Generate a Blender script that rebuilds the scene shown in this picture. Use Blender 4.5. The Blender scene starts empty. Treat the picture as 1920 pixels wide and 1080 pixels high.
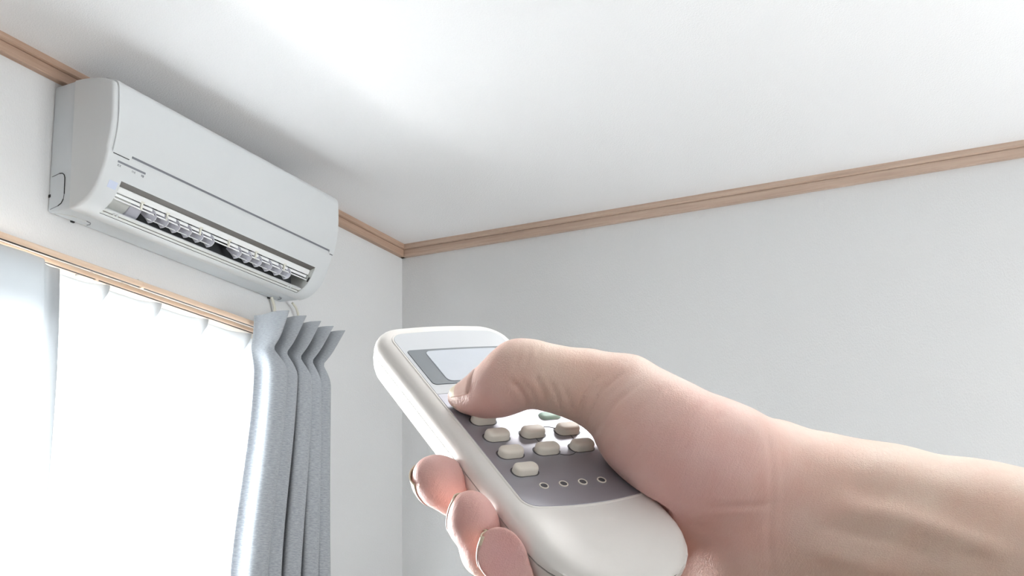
import bpy, bmesh, math, random
import numpy as np
from mathutils import Vector, Matrix

C = bpy.context.scene.collection
SC = bpy.context.scene
random.seed(4)

# ------------------------------------------------------------------ camera, world, light
CAMZ = 1.165                                   # eye height; the ceiling is 2.40 m
CAM = Vector((2.0985, -3.3520, CAMZ))          # the room corner is x = 0, y = 0
YAW = math.radians(27.0407)
cam_d = bpy.data.cameras.new('camera')
cam = bpy.data.objects.new('camera', cam_d); C.objects.link(cam)
cam.location = CAM
cam.rotation_euler = (math.pi/2, 0, YAW)
cam_d.sensor_width = 36; cam_d.lens = 2351/1920*36
cam_d.shift_y = 660/1920
cam_d.clip_start = 0.02
SC.camera = cam
RIGHT = Vector((math.cos(YAW), math.sin(YAW), 0)); FWD = Vector((-math.sin(YAW), math.cos(YAW), 0)); UP = Vector((0, 0, 1))

SC.view_settings.view_transform = 'Standard'
SC.view_settings.look = 'None'
SC.view_settings.gamma = 1
SC.view_settings.use_curve_mapping = False
SC.view_settings.exposure = 0.02
SC.cycles.max_bounces = 14; SC.cycles.diffuse_bounces = 8; SC.cycles.transparent_max_bounces = 16
SC.cycles.caustics_reflective = False; SC.cycles.caustics_refractive = False

w = bpy.data.worlds.new('overcast_sky'); SC.world = w; w.use_nodes = True
bg = w.node_tree.nodes['Background']
bg.inputs[0].default_value = (0.96, 0.98, 1.0, 1); bg.inputs[1].default_value = 2.0

def area(name, loc, target, sx, sy, power, col=(1, 1, 1)):
    d = bpy.data.lights.new(name, 'AREA'); d.shape = 'RECTANGLE'; d.size = sx; d.size_y = sy; d.energy = power; d.color = col
    o = bpy.data.objects.new(name, d); C.objects.link(o); o.location = loc
    o.rotation_euler = (Vector(target)-Vector(loc)).to_track_quat('-Z', 'Y').to_euler()
    return o
# daylight entering through the balcony window (left wall) and the second window behind the viewer, on the right
WARM = (1.0, 0.982, 0.978)
area('daylight_balcony', (-0.17, -1.715, 1.02), (1, -1.715, 1.08), 2.05, 1.88, 800, WARM)
area('daylight_side', (4.55, -1.25, 1.25), (3, -1.25, 1.42), 1.9, 1.7, 44, (.975, .985, 1.0))
# unseen uplight outside the second window, added to brighten the ceiling
area('added_uplight', (4.90, -1.3, 0.12), (2.2, -1.2, 2.4), 1.8, 0.7, 310, (.985, .985, 1.0))
# unseen overhead disc light without a fixture, added to brighten the hand
lamp = area('added_overhead_light', (2.15, -2.30, 2.34), (2.15, -2.30, 0), .5, .5, 10, (1.0, .98, .96)); lamp.data.shape = 'DISK'

# ------------------------------------------------------------------ helpers
def nt(name):
    m = bpy.data.materials.new(name); m.use_nodes = True
    t = m.node_tree; b = t.nodes['Principled BSDF']
    return m, t, b
def N(t, typ, **kw):
    n = t.nodes.new(typ)
    for k, v in kw.items():
        if k in n.inputs: n.inputs[k].default_value = v
        else: setattr(n, k, v)
    return n
def plain(name, col, rough=0.5, spec=0.5, metal=0.0, noise=0.03, nscale=60, bump=0.0, bscale=300, bdist=0.001, sss=0):
    """procedural material: slight colour mottling plus optional fine relief"""
    m, t, b = nt(name)
    tc = N(t, 'ShaderNodeTexCoord')
    nz = N(t, 'ShaderNodeTexNoise', Scale=nscale, Detail=3.0); t.links.new(tc.outputs['Object'], nz.inputs['Vector'])
    mx = N(t, 'ShaderNodeMix'); mx.data_type = 'RGBA'
    mx.inputs[6].default_value = (*[c*(1-noise) for c in col], 1); mx.inputs[7].default_value = (*[min(1, c*(1+noise)) for c in col], 1)
    t.links.new(nz.outputs['Fac'], mx.inputs[0]); t.links.new(mx.outputs[2], b.inputs['Base Color'])
    b.inputs['Roughness'].default_value = rough; b.inputs['Specular IOR Level'].default_value = spec; b.inputs['Metallic'].default_value = metal
    if bump:
        n2 = N(t, 'ShaderNodeTexNoise', Scale=bscale, Detail=4.0); t.links.new(tc.outputs['Object'], n2.inputs['Vector'])
        bp = N(t, 'ShaderNodeBump', Strength=bump, Distance=bdist); t.links.new(n2.outputs['Fac'], bp.inputs['Height']); t.links.new(bp.outputs[0], b.inputs['Normal'])
    return m

def link(name, me, mat=None, parent=None, smooth=False):
    if mat is not None: me.materials.append(mat)
    if smooth:
        for p in me.polygons: p.use_smooth = True
    o = bpy.data.objects.new(name, me); C.objects.link(o)
    if parent is not None: o.parent = parent
    return o
def mesh(name, vs, fs, mat=None, parent=None, smooth=False):
    me = bpy.data.meshes.new(name); me.from_pydata([tuple(v) for v in vs], [], [tuple(f) for f in fs]); me.update()
    return link(name, me, mat, parent, smooth)
def from_bm(name, bm, mat=None, parent=None, smooth=False, angle=None):
    bmesh.ops.recalc_face_normals(bm, faces=bm.faces)
    me = bpy.data.meshes.new(name); bm.to_mesh(me); bm.free()
    o = link(name, me, mat, parent, smooth)
    if angle is not None:
        me.set_sharp_from_angle(angle=math.radians(angle))
    return o
def add_box(bm, lo, hi, M=None):
    r = bmesh.ops.create_cube(bm, size=1)['verts']
    for v in r:
        v.co = Vector([lo[i]+(v.co[i]+.5)*(hi[i]-lo[i]) for i in range(3)])
        if M is not None: v.co = M @ v.co
    return r
def bevel(bm, w, seg=2):
    bmesh.ops.bevel(bm, geom=list(bm.edges), offset=w, segments=seg, profile=.5, affect='EDGES')
def box(name, lo, hi, mat, parent=None, bev=0, seg=2, M=None):
    bm = bmesh.new(); add_box(bm, lo, hi, M)
    if bev: bevel(bm, bev, seg)
    return from_bm(name, bm, mat, parent, bool(bev), 40 if bev else None)
def tube(bm, pts, r, n=10, cap=True):
    """tube along pts; r a number or one per point"""
    pts = [Vector(p) for p in pts]; rs = r if hasattr(r, '__len__') else [r]*len(pts)
    prev = None; rings = []
    up = Vector((0, 0, 1))
    for i, p in enumerate(pts):
        d = (pts[min(i+1, len(pts)-1)]-pts[max(i-1, 0)]).normalized()
        a = d.cross(up) if abs(d.dot(up)) < .95 else d.cross(Vector((1, 0, 0)))
        if prev is not None:
            a = prev-d*prev.dot(d)
        a.normalize(); prev = a; b = d.cross(a)
        rings.append([bm.verts.new(p+a*rs[i]*math.cos(2*math.pi*k/n)+b*rs[i]*math.sin(2*math.pi*k/n)) for k in range(n)])
    for q0, q1 in zip(rings, rings[1:]):
        for k in range(n): bm.faces.new((q0[k], q0[(k+1) % n], q1[(k+1) % n], q1[k]))
    if cap: bm.faces.new(rings[0][::-1]); bm.faces.new(rings[-1])
def extrude_y(bm, prof, y0, y1):
    """closed profile of (x, z) points pushed along y"""
    a = [bm.verts.new((x, y0, z)) for x, z in prof]; b = [bm.verts.new((x, y1, z)) for x, z in prof]
    n = len(prof)
    for i in range(n): bm.faces.new((a[i], a[(i+1) % n], b[(i+1) % n], b[i]))
    bm.faces.new(a[::-1]); bm.faces.new(b)
def tag(o, label=None, cat=None, group=None, kind=None):
    if label: o['label'] = label
    if cat: o['category'] = cat
    if group: o['group'] = group
    if kind: o['kind'] = kind
    return o
def empty(name, loc=(0, 0, 0)):
    o = bpy.data.objects.new(name, None); C.objects.link(o); o.location = loc; o.empty_display_size = .05
    return o

# ------------------------------------------------------------------ materials
def wallpaper(name, col, scale=1.0):
    m, t, b = nt(name)
    tc = N(t, 'ShaderNodeTexCoord')
    n1 = N(t, 'ShaderNodeTexNoise', Scale=230*scale, Detail=3.0, Roughness=0.6)
    mp = N(t, 'ShaderNodeMapping'); mp.inputs['Scale'].default_value = (1, 1, .55)
    t.links.new(tc.outputs['Object'], mp.inputs['Vector']); t.links.new(mp.outputs[0], n1.inputs['Vector'])
    n2 = N(t, 'ShaderNodeTexVoronoi', Scale=330*scale); t.links.new(mp.outputs[0], n2.inputs['Vector'])
    ad = N(t, 'ShaderNodeMath', operation='ADD'); t.links.new(n1.outputs['Fac'], ad.inputs[0]); t.links.new(n2.outputs['Distance'], ad.inputs[1])
    bp = N(t, 'ShaderNodeBump', Strength=0.35, Distance=0.0012); t.links.new(ad.outputs[0], bp.inputs['Height']); t.links.new(bp.outputs[0], b.inputs['Normal'])
    mx = N(t, 'ShaderNodeMix'); mx.data_type = 'RGBA'
    mx.inputs[6].default_value = (*[c*.965 for c in col], 1); mx.inputs[7].default_value = (*col, 1)
    t.links.new(n1.outputs['Fac'], mx.inputs[0]); t.links.new(mx.outputs[2], b.inputs['Base Color'])
    b.inputs['Roughness'].default_value = .85; b.inputs['Specular IOR Level'].default_value = .2
    return m
M_WALL = wallpaper('white_wallpaper', (.67, .67, .672))
M_CEIL = wallpaper('white_ceiling_paper', (.845, .842, .85), .8)
M_PLAIN = plain('off_white_paint', (.78, .78, .77), .8)
def wood(name, c0, c1, axis, rough=.5):
    m, t, b = nt(name)
    tc = N(t, 'ShaderNodeTexCoord'); mp = N(t, 'ShaderNodeMapping')
    s = [60, 60, 60]; s[axis] = 2.2; mp.inputs['Scale'].default_value = s
    nz = N(t, 'ShaderNodeTexNoise', Scale=1.6, Detail=6.0, Roughness=.65)
    t.links.new(tc.outputs['Object'], mp.inputs[0]); t.links.new(mp.outputs[0], nz.inputs['Vector'])
    cr = N(t, 'ShaderNodeValToRGB'); cr.color_ramp.elements[0].position = .3; cr.color_ramp.elements[1].position = .72
    cr.color_ramp.elements[0].color = (*c0, 1); cr.color_ramp.elements[1].color = (*c1, 1)
    t.links.new(nz.outputs['Fac'], cr.inputs[0]); t.links.new(cr.outputs[0], b.inputs['Base Color'])
    b.inputs['Roughness'].default_value = rough
    return m
M_WOODY = wood('trim_wood_shaded', (.35, .225, .16), (.50, .35, .265), 1)  # same wood as the back trim, the left wall's shade put into its colour
M_WOODX = wood('trim_wood_lit', (.40, .285, .22), (.56, .43, .345), 0)  # paler copy of the left trim's wood, the brighter wall put into its colour
M_RAIL = wood('rail_wood_print', (.64, .46, .33), (.78, .61, .47), 1, .35)
M_FLOOR = wood('floor_wood', (.10, .075, .055), (.17, .13, .10), 1, .5)
M_FRAME = plain('window_frame_aluminium', (.62, .60, .56), .4)
M_AC = plain('white_appliance_plastic', (.61, .625, .635), .38, .4, noise=.01, bump=.05, bscale=900, bdist=.0003)
M_ACB = plain('grey_white_chassis_plastic', (.57, .60, .625), .5, .3, noise=.01)
M_VANE = plain('lavender_grey_vane_plastic', (.46, .46, .52), .5, .3)
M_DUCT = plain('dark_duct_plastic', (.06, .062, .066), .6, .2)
M_TAUPE = plain('taupe_shaded_lining', (.11, .10, .09), .5, .3)  # shadow on the duct's upper inner wall is put into this colour
M_LIP = plain('light_grey_lip_plastic', (.62, .63, .61), .45, .4)
M_CLIP = plain('ivory_clip_plastic', (.74, .73, .66), .45, .4)
M_FLAP = plain('bright_white_flap_plastic', (.84, .85, .85), .4, .4, noise=.01)
M_DARK = plain('dark_seam', (.03, .03, .032), .7, .2)
M_PRINT_GAP = plain('grey_print_and_gaps', (.21, .215, .24), .6, .2)
M_SENSOR = plain('pale_blue_sensor_window', (.58, .63, .76), .25, .5)
M_CABLE = plain('beige_cable_sheath', (.60, .58, .50), .5, .4)

def glass_mat():
    m = bpy.data.materials.new('window_glass'); m.use_nodes = True; t = m.node_tree; t.nodes.clear()
    o = N(t, 'ShaderNodeOutputMaterial'); tr = N(t, 'ShaderNodeBsdfTransparent'); tr.inputs[0].default_value = (.95, .97, .965, 1)
    gl = N(t, 'ShaderNodeBsdfGlossy', Roughness=.02); fr = N(t, 'ShaderNodeFresnel', IOR=1.45); mx = N(t, 'ShaderNodeMixShader')
    t.links.new(fr.outputs[0], mx.inputs[0]); t.links.new(tr.outputs[0], mx.inputs[1]); t.links.new(gl.outputs[0], mx.inputs[2]); t.links.new(mx.outputs[0], o.inputs[0])
    return m
M_GLASS = glass_mat()
def sheer_mat(name, body, head, opaque):
    """translucent voile; the hem tape along the top is stitched double and lets less light through"""
    m = bpy.data.materials.new(name); m.use_nodes = True; t = m.node_tree; t.nodes.clear()
    o = N(t, 'ShaderNodeOutputMaterial')
    tc = N(t, 'ShaderNodeTexCoord'); wv = N(t, 'ShaderNodeTexNoise', Scale=500.0, Detail=2.0); t.links.new(tc.outputs['Object'], wv.inputs['Vector'])
    sp = N(t, 'ShaderNodeSeparateXYZ'); t.links.new(tc.outputs['UV'], sp.inputs[0])
    hd = N(t, 'ShaderNodeMapRange'); hd.inputs[1].default_value = .120; hd.inputs[2].default_value = .165; t.links.new(sp.outputs[1], hd.inputs[0])
    cm = N(t, 'ShaderNodeMix'); cm.data_type = 'RGBA'; cm.inputs[6].default_value = (*head, 1); cm.inputs[7].default_value = (*body, 1); t.links.new(hd.outputs[0], cm.inputs[0])
    tr = N(t, 'ShaderNodeBsdfTransparent'); tl = N(t, 'ShaderNodeBsdfTranslucent'); df = N(t, 'ShaderNodeBsdfDiffuse')
    t.links.new(cm.outputs[2], tl.inputs[0]); df.inputs[0].default_value = (.84, .86, .88, 1)
    m1 = N(t, 'ShaderNodeMixShader'); m1.inputs[0].default_value = .35
    t.links.new(tl.outputs[0], m1.inputs[1]); t.links.new(df.outputs[0], m1.inputs[2])
    m2 = N(t, 'ShaderNodeMixShader')
    mr = N(t, 'ShaderNodeMapRange'); mr.inputs[3].default_value = opaque-.03; mr.inputs[4].default_value = opaque+.03
    ad = N(t, 'ShaderNodeMath', operation='SUBTRACT'); ad.use_clamp = True; ad.inputs[0].default_value = 1.0
    mu = N(t, 'ShaderNodeMath', operation='MULTIPLY'); sb = N(t, 'ShaderNodeMath', operation='SUBTRACT'); sb.inputs[0].default_value = 1.0
    t.links.new(wv.outputs['Fac'], mr.inputs[0]); t.links.new(mr.outputs[0], sb.inputs[1]); t.links.new(sb.outputs[0], mu.inputs[0]); t.links.new(hd.outputs[0], mu.inputs[1])
    t.links.new(mu.outputs[0], ad.inputs[1]); t.links.new(ad.outputs[0], m2.inputs[0])
    t.links.new(tr.outputs[0], m2.inputs[1]); t.links.new(m1.outputs[0], m2.inputs[2]); t.links.new(m2.outputs[0], o.inputs[0])
    return m
M_SHEER = sheer_mat('sheer_voile', (.80, .82, .84), (.40, .41, .42), .86)
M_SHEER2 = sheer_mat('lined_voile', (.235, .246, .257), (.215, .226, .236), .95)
def drape_mat():
    m, t, b = nt('grey_woven_drape')
    tc = N(t, 'ShaderNodeTexCoord')
    mp = N(t, 'ShaderNodeMapping'); mp.inputs['Scale'].default_value = (120, 120, 900)
    t.links.new(tc.outputs['UV'], mp.inputs[0])
    mp.inputs['Scale'].default_value = (90, 700, 1)
    nz = N(t, 'ShaderNodeTexNoise', Scale=1.0, Detail=4.0, Roughness=.7); t.links.new(mp.outputs[0], nz.inputs['Vector'])
    cr = N(t, 'ShaderNodeValToRGB'); cr.color_ramp.elements[0].position = .32; cr.color_ramp.elements[1].position = .7
    cr.color_ramp.elements[0].color = (.25, .268, .29, 1); cr.color_ramp.elements[1].color = (.44, .46, .49, 1)
    t.links.new(nz.outputs['Fac'], cr.inputs[0]); t.links.new(cr.outputs[0], b.inputs['Base Color'])
    bp = N(t, 'ShaderNodeBump', Strength=.3, Distance=.0008); t.links.new(nz.outputs['Fac'], bp.inputs['Height']); t.links.new(bp.outputs[0], b.inputs['Normal'])
    b.inputs['Roughness'].default_value = .9; b.inputs['Specular IOR Level'].default_value = .15
    b.inputs['Sheen Weight'].default_value = .15
    return m
M_DRAPE = drape_mat()

# ------------------------------------------------------------------ the room
H = 2.40; RX = 4.3; RY = -4.6; T = .14
WY0, WY1, WZ0, WZ1 = -2.75, -0.68, 0.06, 1.985        # balcony window opening in the left wall
SY0, SY1, SZ0, SZ1 = -2.2, -.3, .45, 2.1             # second window in the right wall
def holed_wall(name, x0, x1, y0, y1, hy0, hy1, hz0, hz1, mat):
    bm = bmesh.new()
    add_box(bm, (x0, y0, 0), (x1, hy0, H)); add_box(bm, (x0, hy1, 0), (x1, y1, H))
    add_box(bm, (x0, hy0, 0), (x1, hy1, hz0)); add_box(bm, (x0, hy0, hz1), (x1, hy1, H))
    return tag(from_bm(name, bm, mat), kind='structure')
holed_wall('wall_left', -T, 0, RY-T, T, WY0, WY1, WZ0, WZ1, M_WALL)
tag(box('wall_back', (0, 0, 0), (RX, T, H), M_WALL), kind='structure')
holed_wall('wall_right', RX, RX+T, RY-T, T, SY0, SY1, SZ0, SZ1, M_WALL)
tag(box('wall_front', (0, RY-T, 0), (RX, RY, H), M_WALL), kind='structure')
tag(box('ceiling', (-T, RY-T, H), (RX+T, T, H+.1), M_CEIL), kind='structure')
tag(box('floor', (-T, RY-T, -.1), (RX+T, T, 0), M_FLOOR), kind='structure')

# crown moulding: stepped profile, an upper lip, a dark groove and a lower band
def crown(name, along_y, lo, hi, mat):
    z1 = H; p = [(0, z1), (.021, z1), (.021, z1-.0125), (.0175, z1-.0145), (.0135, z1-.0150), (.0135, z1-.0165), (.0155, z1-.0175), (.0155, z1-.0355), (.014, z1-.037), (0, z1-.037)]
    bm = bmesh.new(); extrude_y(bm, p, lo, hi)
    if not along_y:
        for v in bm.verts: v.co = Vector((v.co.y, -v.co.x, v.co.z))
    return tag(from_bm(name, bm, mat), kind='structure')
crown('trim_1', True, RY, 0, M_WOODY)
crown('trim_2', False, 0.0, RX, M_WOODX)

def window(name, x0, x1, y0, y1, z0, z1, panes):
    w_ = empty(name, ((x0+x1)/2, (y0+y1)/2, z0)); tag(w_, kind='structure')
    ox, oy, oz = w_.location
    L = lambda a: (a[0]-ox, a[1]-oy, a[2]-oz)
    f = .030
    bm = bmesh.new()
    for lo, hi in (((x0, y0, z0), (x1, y0+f, z1)), ((x0, y1-f, z0), (x1, y1, z1)), ((x0, y0+f, z0), (x1, y1-f, z0+f)), ((x0, y0+f, z1-f), (x1, y1-f, z1))):
        add_box(bm, L(lo), L(hi))
    fr = from_bm('window_frame', bm, M_FRAME, w_)
    n = panes; wd = (y1-y0-2*f)/n; xm = (x0+x1)/2
    for i in range(n):
        a = y0+f+i*wd; b_ = a+wd
        bm = bmesh.new(); s = .03; xs = xm+(.014 if i % 2 else -.014)
        for lo, hi in (((xs-.011, a, z0+f), (xs+.011, a+s, z1-f)), ((xs-.011, b_-s, z0+f), (xs+.011, b_, z1-f)), ((xs-.011, a+s, z0+f), (xs+.011, b_-s, z0+f+s)), ((xs-.011, a+s, z1-f-s), (xs+.011, b_-s, z1-f))):
            add_box(bm, L(lo), L(hi))
        sash = from_bm('sash', bm, M_FRAME, w_)
        box('pane', L((xs-.002, a+s, z0+f+s)), L((xs+.002, b_-s, z1-f-s)), M_GLASS, sash)
    return w_
window('window_1', -.10, -.02, WY0, WY1, WZ0, WZ1, 2)
window('window_2', RX+.03, RX+.11, SY0, SY1, SZ0, SZ1, 2)
# wooden casing round the balcony window
bm = bmesh.new()
add_box(bm, (0, WY0-.03, WZ1), (.012, WY1+.03, WZ1+.010)); add_box(bm, (0, WY1, WZ0), (.012, WY1+.03, WZ1)); add_box(bm, (0, WY0-.03, WZ0), (.012, WY0, WZ1))
tag(from_bm('trim_3', bm, M_RAIL), kind='structure')

# ------------------------------------------------------------------ air conditioner
ZC = CAMZ
YL, YR = -1.418, -.615
PROF = [(.066, 1.188), (.09, 1.1872), (.11, 1.1855), (.13, 1.1825), (.145, 1.179), (.158, 1.175), (.17, 1.1705), (.178, 1.167), (.1835, 1.162), (.1868, 1.153), (.188, 1.13), (.188, 1.10), (.187, 1.082), (.185, 1.066), (.1822, 1.052), (.179, 1.04), (.1755, 1.0275), (.172, 1.018), (.1665, 1.002), (.160, .985), (.1545, .973), (.148, .9605), (.142, .9505), (.135, .941), (.128, .9335), (.12, .927), (.11, .9205), (.1, .9155), (.092, .9128), (.084, .911), (.075, .9095), (.066, .909)]
def resample(p, extra, n=90):
    p = np.array(p); c = np.r_[0, np.cumsum(np.linalg.norm(np.diff(p, axis=0), axis=1))]
    return p, c
PR, PS = resample(PROF, [])
def at_s(s, off=0.0):
    """point on the casing profile at arc length s, pushed outward by off"""
    x = np.interp(s, PS, PR[:, 0]); z = np.interp(s, PS, PR[:, 1])
    e = 1.5e-3; d = np.array([np.interp(s+e, PS, PR[:, 0])-np.interp(s-e, PS, PR[:, 0]), np.interp(s+e, PS, PR[:, 1])-np.interp(s-e, PS, PR[:, 1])])
    d /= np.linalg.norm(d)+1e-12
    return (x-d[1]*off, z+d[0]*off+ZC)          # outward is the left of the travel direction
def s_of_z(z):
    i = np.argsort(-PR[9:, 1], kind='stable'); return float(np.interp(-z, -PR[9:, 1], PS[9:]))
S_TOP, S_BOT = s_of_z(.9720), s_of_z(.9133)      # opening edges
OY0, OY1 = -1.362, -.671
S_MID, S_TAB = s_of_z(1.025), s_of_z(1.0165)    # lower edge of the front panel
def shear(y, x, z):
    """the left end of the unit is drafted: its foot stands slightly wider"""
    if y > -1.2: return y
    k = .10*(1-min(x, .19)/.19)+.055
    return y-(.985+ZC-(z))*k*.5*((-1.2-y)/.218)
ac = empty('air_conditioner', (0, -1.015, .909+ZC))
tag(ac, 'white wall-mounted air conditioner with open louvre above the curtain rail', 'air conditioner')
def aclink(name, bm, mat, parent=None, angle=35):
    for v in bm.verts:
        v.co.y = shear(v.co.y, v.co.x, v.co.z)
        v.co -= ac.location
    return from_bm(name, bm, mat, parent or ac, True, angle)

# chassis: the flat rear box against the wall
bm = bmesh.new()
pc = [(0.0005, 1.1865), (.066, 1.1865), (.072, 1.180), (.072, .918), (.066, .9105), (0.0005, .9125)]
extrude_y(bm, [(x, z+ZC) for x, z in pc], YL+.003, YR-.003)
es = [e for e in bm.edges if abs(e.verts[0].co.y-e.verts[1].co.y) > .5 or True]
bmesh.ops.bevel(bm, geom=es, offset=.004, segments=2, profile=.5, affect='EDGES')
chassis = aclink('chassis', bm, M_ACB)

# casing: curved shell with the outlet cut out of its lower front
ss = sorted(set([float(s) for s in np.linspace(0, PS[-1], 70)]+[S_TOP, S_BOT]))
ss = [s for i, s in enumerate(ss) if s in (S_TOP, S_BOT) or not (abs(s-S_TOP) < .002 or abs(s-S_BOT) < .002)]
bm = bmesh.new()
rr = .007
sta = [(YL+rr*(1-math.cos(a)), -rr*(1-math.sin(a))) for a in np.linspace(0, math.pi/2, 5)]
sta += [(OY0, 0), (OY1, 0)] + [(YR-rr*(1-math.cos(a)), -rr*(1-math.sin(a))) for a in np.linspace(math.pi/2, 0, 5)]
# the casing is recessed a little behind the front panel
def casing_pt(s, off):
    inset = .004 if s < S_TAB-.001 else 0
    if s > .03 and s < .10: inset = .0015+.0025*(s-.03)/.07
    elif s <= .03: inset = 0.0015*s/.03
    x, z = at_s(s, off-inset)
    return x, z
rings = []
for y, off in sta:
    rings.append([bm.verts.new((max(casing_pt(s, off)[0], .066), y, casing_pt(s, off)[1])) for s in ss])
for j in range(len(sta)-1):
    for i in range(len(ss)-1):
        if j == 5 and ss[i] >= S_TOP-1e-6 and ss[i+1] <= S_BOT+1e-6: continue
        bm.faces.new((rings[j][i], rings[j][i+1], rings[j+1][i+1], rings[j+1][i]))
bm.faces.new(rings[0][::-1]); bm.faces.new(rings[-1])
casing = aclink('casing', bm, M_AC)

# raised front panel with a higher middle section over the groove
def strip_shell(bm, s0, s1, y0, y1, o0, o1, n=24):
    sv = np.linspace(s0, s1, n)
    A = [[bm.verts.new((at_s(s, o)[0], y, at_s(s, o)[1])) for s in sv] for y, o in ((y0, o1), (y1, o1), (y1, o0), (y0, o0))]
    for k in range(4):
        a, b = A[k], A[(k+1) % 4]
        for i in range(n-1): bm.faces.new((a[i], a[i+1], b[i+1], b[i]))
    bm.faces.new([A[k][0] for k in range(4)]); bm.faces.new([A[k][-1] for k in range(4)][::-1])
bm = bmesh.new()
PY0, PY1 = YL+.012, YR-.0005
n = 40
sv = list(np.linspace(.083, S_MID, n))+[S_TAB]
ys = [PY0, -1.3525, -.6355, PY1]
def grid(off, tabs=True):
    return [[bm.verts.new((at_s(s, off)[0], y, at_s(s, off)[1])) for s in sv] for y in ys]
Go, Gi = grid(0.0), grid(-.0046)
for j in range(3):
    for i in range(n):
        if j == 1 and i == n-1: continue
        bm.faces.new((Go[j][i], Go[j][i+1], Go[j+1][i+1], Go[j+1][i])); bm.faces.new((Gi[j][i], Gi[j+1][i], Gi[j+1][i+1], Gi[j][i+1]))
rim = [e for e in bm.edges if len(e.link_faces) == 1]
ov = {}
for a, b in zip(Go, Gi):
    for u_, v_ in zip(a, b): ov[u_] = v_
for e in rim:
    a, b = e.verts
    if a in ov and b in ov:
        bm.faces.new((a, b, ov[b], ov[a]))
lo = [v for v in bm.verts if not v.link_faces]
for v in lo: bm.verts.remove(v)
panel = aclink('front_panel', bm, M_AC)
# grey strip drawn as the shadow in the gap under the panel's middle
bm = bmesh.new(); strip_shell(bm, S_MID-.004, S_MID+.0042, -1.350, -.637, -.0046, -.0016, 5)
aclink('panel_gap_shadow', bm, M_PRINT_GAP)
for y0, y1 in ((PY0+.002, -1.358), (-.632, YR-.004)):
    bm = bmesh.new(); strip_shell(bm, S_TAB-.0002, S_TAB+.0016, y0, y1, -.004, .0003, 4); aclink('panel_seam', bm, M_DARK)

# duct behind the outlet
def P(s, d): return at_s(s, -d)
pt, pb = P(S_TOP, 0), P(S_BOT, 0)
duct = [pt, (.128, 1.004+ZC), (.104, 1.012+ZC), (.083, 1.000+ZC), (.0745, .965+ZC), (.0755, .938+ZC), (.083, .922+ZC), pb]
bm = bmesh.new()
def open_extrude(bm, pts, y0, y1, ends=True, close=False):
    a = [bm.verts.new((x, y0, z)) for x, z in pts]; b = [bm.verts.new((x, y1, z)) for x, z in pts]
    for i in range(len(pts)-1): bm.faces.new((a[i], a[i+1], b[i+1], b[i]))
    if ends: bm.faces.new(a); bm.faces.new(b[::-1])
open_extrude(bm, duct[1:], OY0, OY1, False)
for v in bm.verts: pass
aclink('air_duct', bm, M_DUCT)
for nm, y0, s_ in (('duct_end', OY0, 1), ('duct_end', OY1, -1)):      # pale end cheeks that close the duct
    bm = bmesh.new()
    vs = [bm.verts.new((x, y0-.0004*s_, z)) for x, z in [P(s, .0015) for s in np.linspace(S_TOP, S_BOT, 12)][::-1]+duct[1:-1]]
    f = bm.faces.new(vs); r = bmesh.ops.extrude_face_region(bm, geom=[f]); 
    for v in r['geom']:
        if isinstance(v, bmesh.types.BMVert): v.co.y -= .003*s_
    aclink(nm, bm, M_LIP)
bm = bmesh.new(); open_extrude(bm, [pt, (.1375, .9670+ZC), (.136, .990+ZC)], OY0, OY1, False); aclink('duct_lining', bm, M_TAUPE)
# gear box at the left of the duct
bm = bmesh.new(); extrude_y(bm, [(.128, .985+ZC), (.118, .948+ZC), (.104, .936+ZC), (.084, .926+ZC), (.066, .95+ZC), (.09, 1.0+ZC)], OY0+.002, -1.297); aclink('motor_cover', bm, M_LIP)
bm = bmesh.new(); extrude_y(bm, [(.122, .965+ZC), (.117, .944+ZC), (.104, .931+ZC), (.090, .924+ZC), (.078, .935+ZC), (.085, .96+ZC)], -1.297, -1.262); bevel(bm, .002, 2); aclink('motor_arm', bm, M_VANE)
# open flap with hinge rod
def bar(name, s0, s1, d0, d1, y0, y1, mat, bev=.0006):
    return polybar(name, [P(s0, d0), P(s1, d0), P(s1, d1), P(s0, d1)], y0, y1, mat, bev)
def polybar(name, pts, y0, y1, mat, bev=.0006):
    bm = bmesh.new(); extrude_y(bm, pts, y0, y1)
    if bev: bevel(bm, bev, 1)
    return aclink(name, bm, mat)
zz = lambda *q: [(x, z+ZC) for x, z in q]
S0 = S_TOP
polybar('flap', zz((.1385, .9665), (.1325, .9545), (.1300, .9552), (.1355, .9675)), OY0+.004, OY1-.002, M_FLAP)
polybar('flap_rib', zz((.1290, .9535), (.1262, .9480), (.1242, .9490), (.1268, .9545)), OY0+.005, OY1-.004, M_FLAP, .0004)
bm = bmesh.new(); x, z = .1280, .9420+ZC; tube(bm, [(x, OY0+.001, z), (x, OY1-.001, z)], .0016, 10)
rod = aclink('flap_rod', bm, M_FLAP)
CLIPS = [-1.2765, -1.1982, -1.0872, -.986, -.885, -.7715]
for y in CLIPS:
    bm = bmesh.new()
    extrude_y(bm, zz((.1335, .9560), (.1302, .9405), (.1268, .9405), (.1290, .9560)), y-.003, y+.0015); aclink('rod_clip', bm, M_CLIP)
    bm = bmesh.new(); extrude_y(bm, zz((.1345, .9580), (.1330, .9545), (.1290, .9550), (.1310, .9590)), y-.0055, y+.0055); aclink('clip_foot', bm, M_CLIP)
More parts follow.
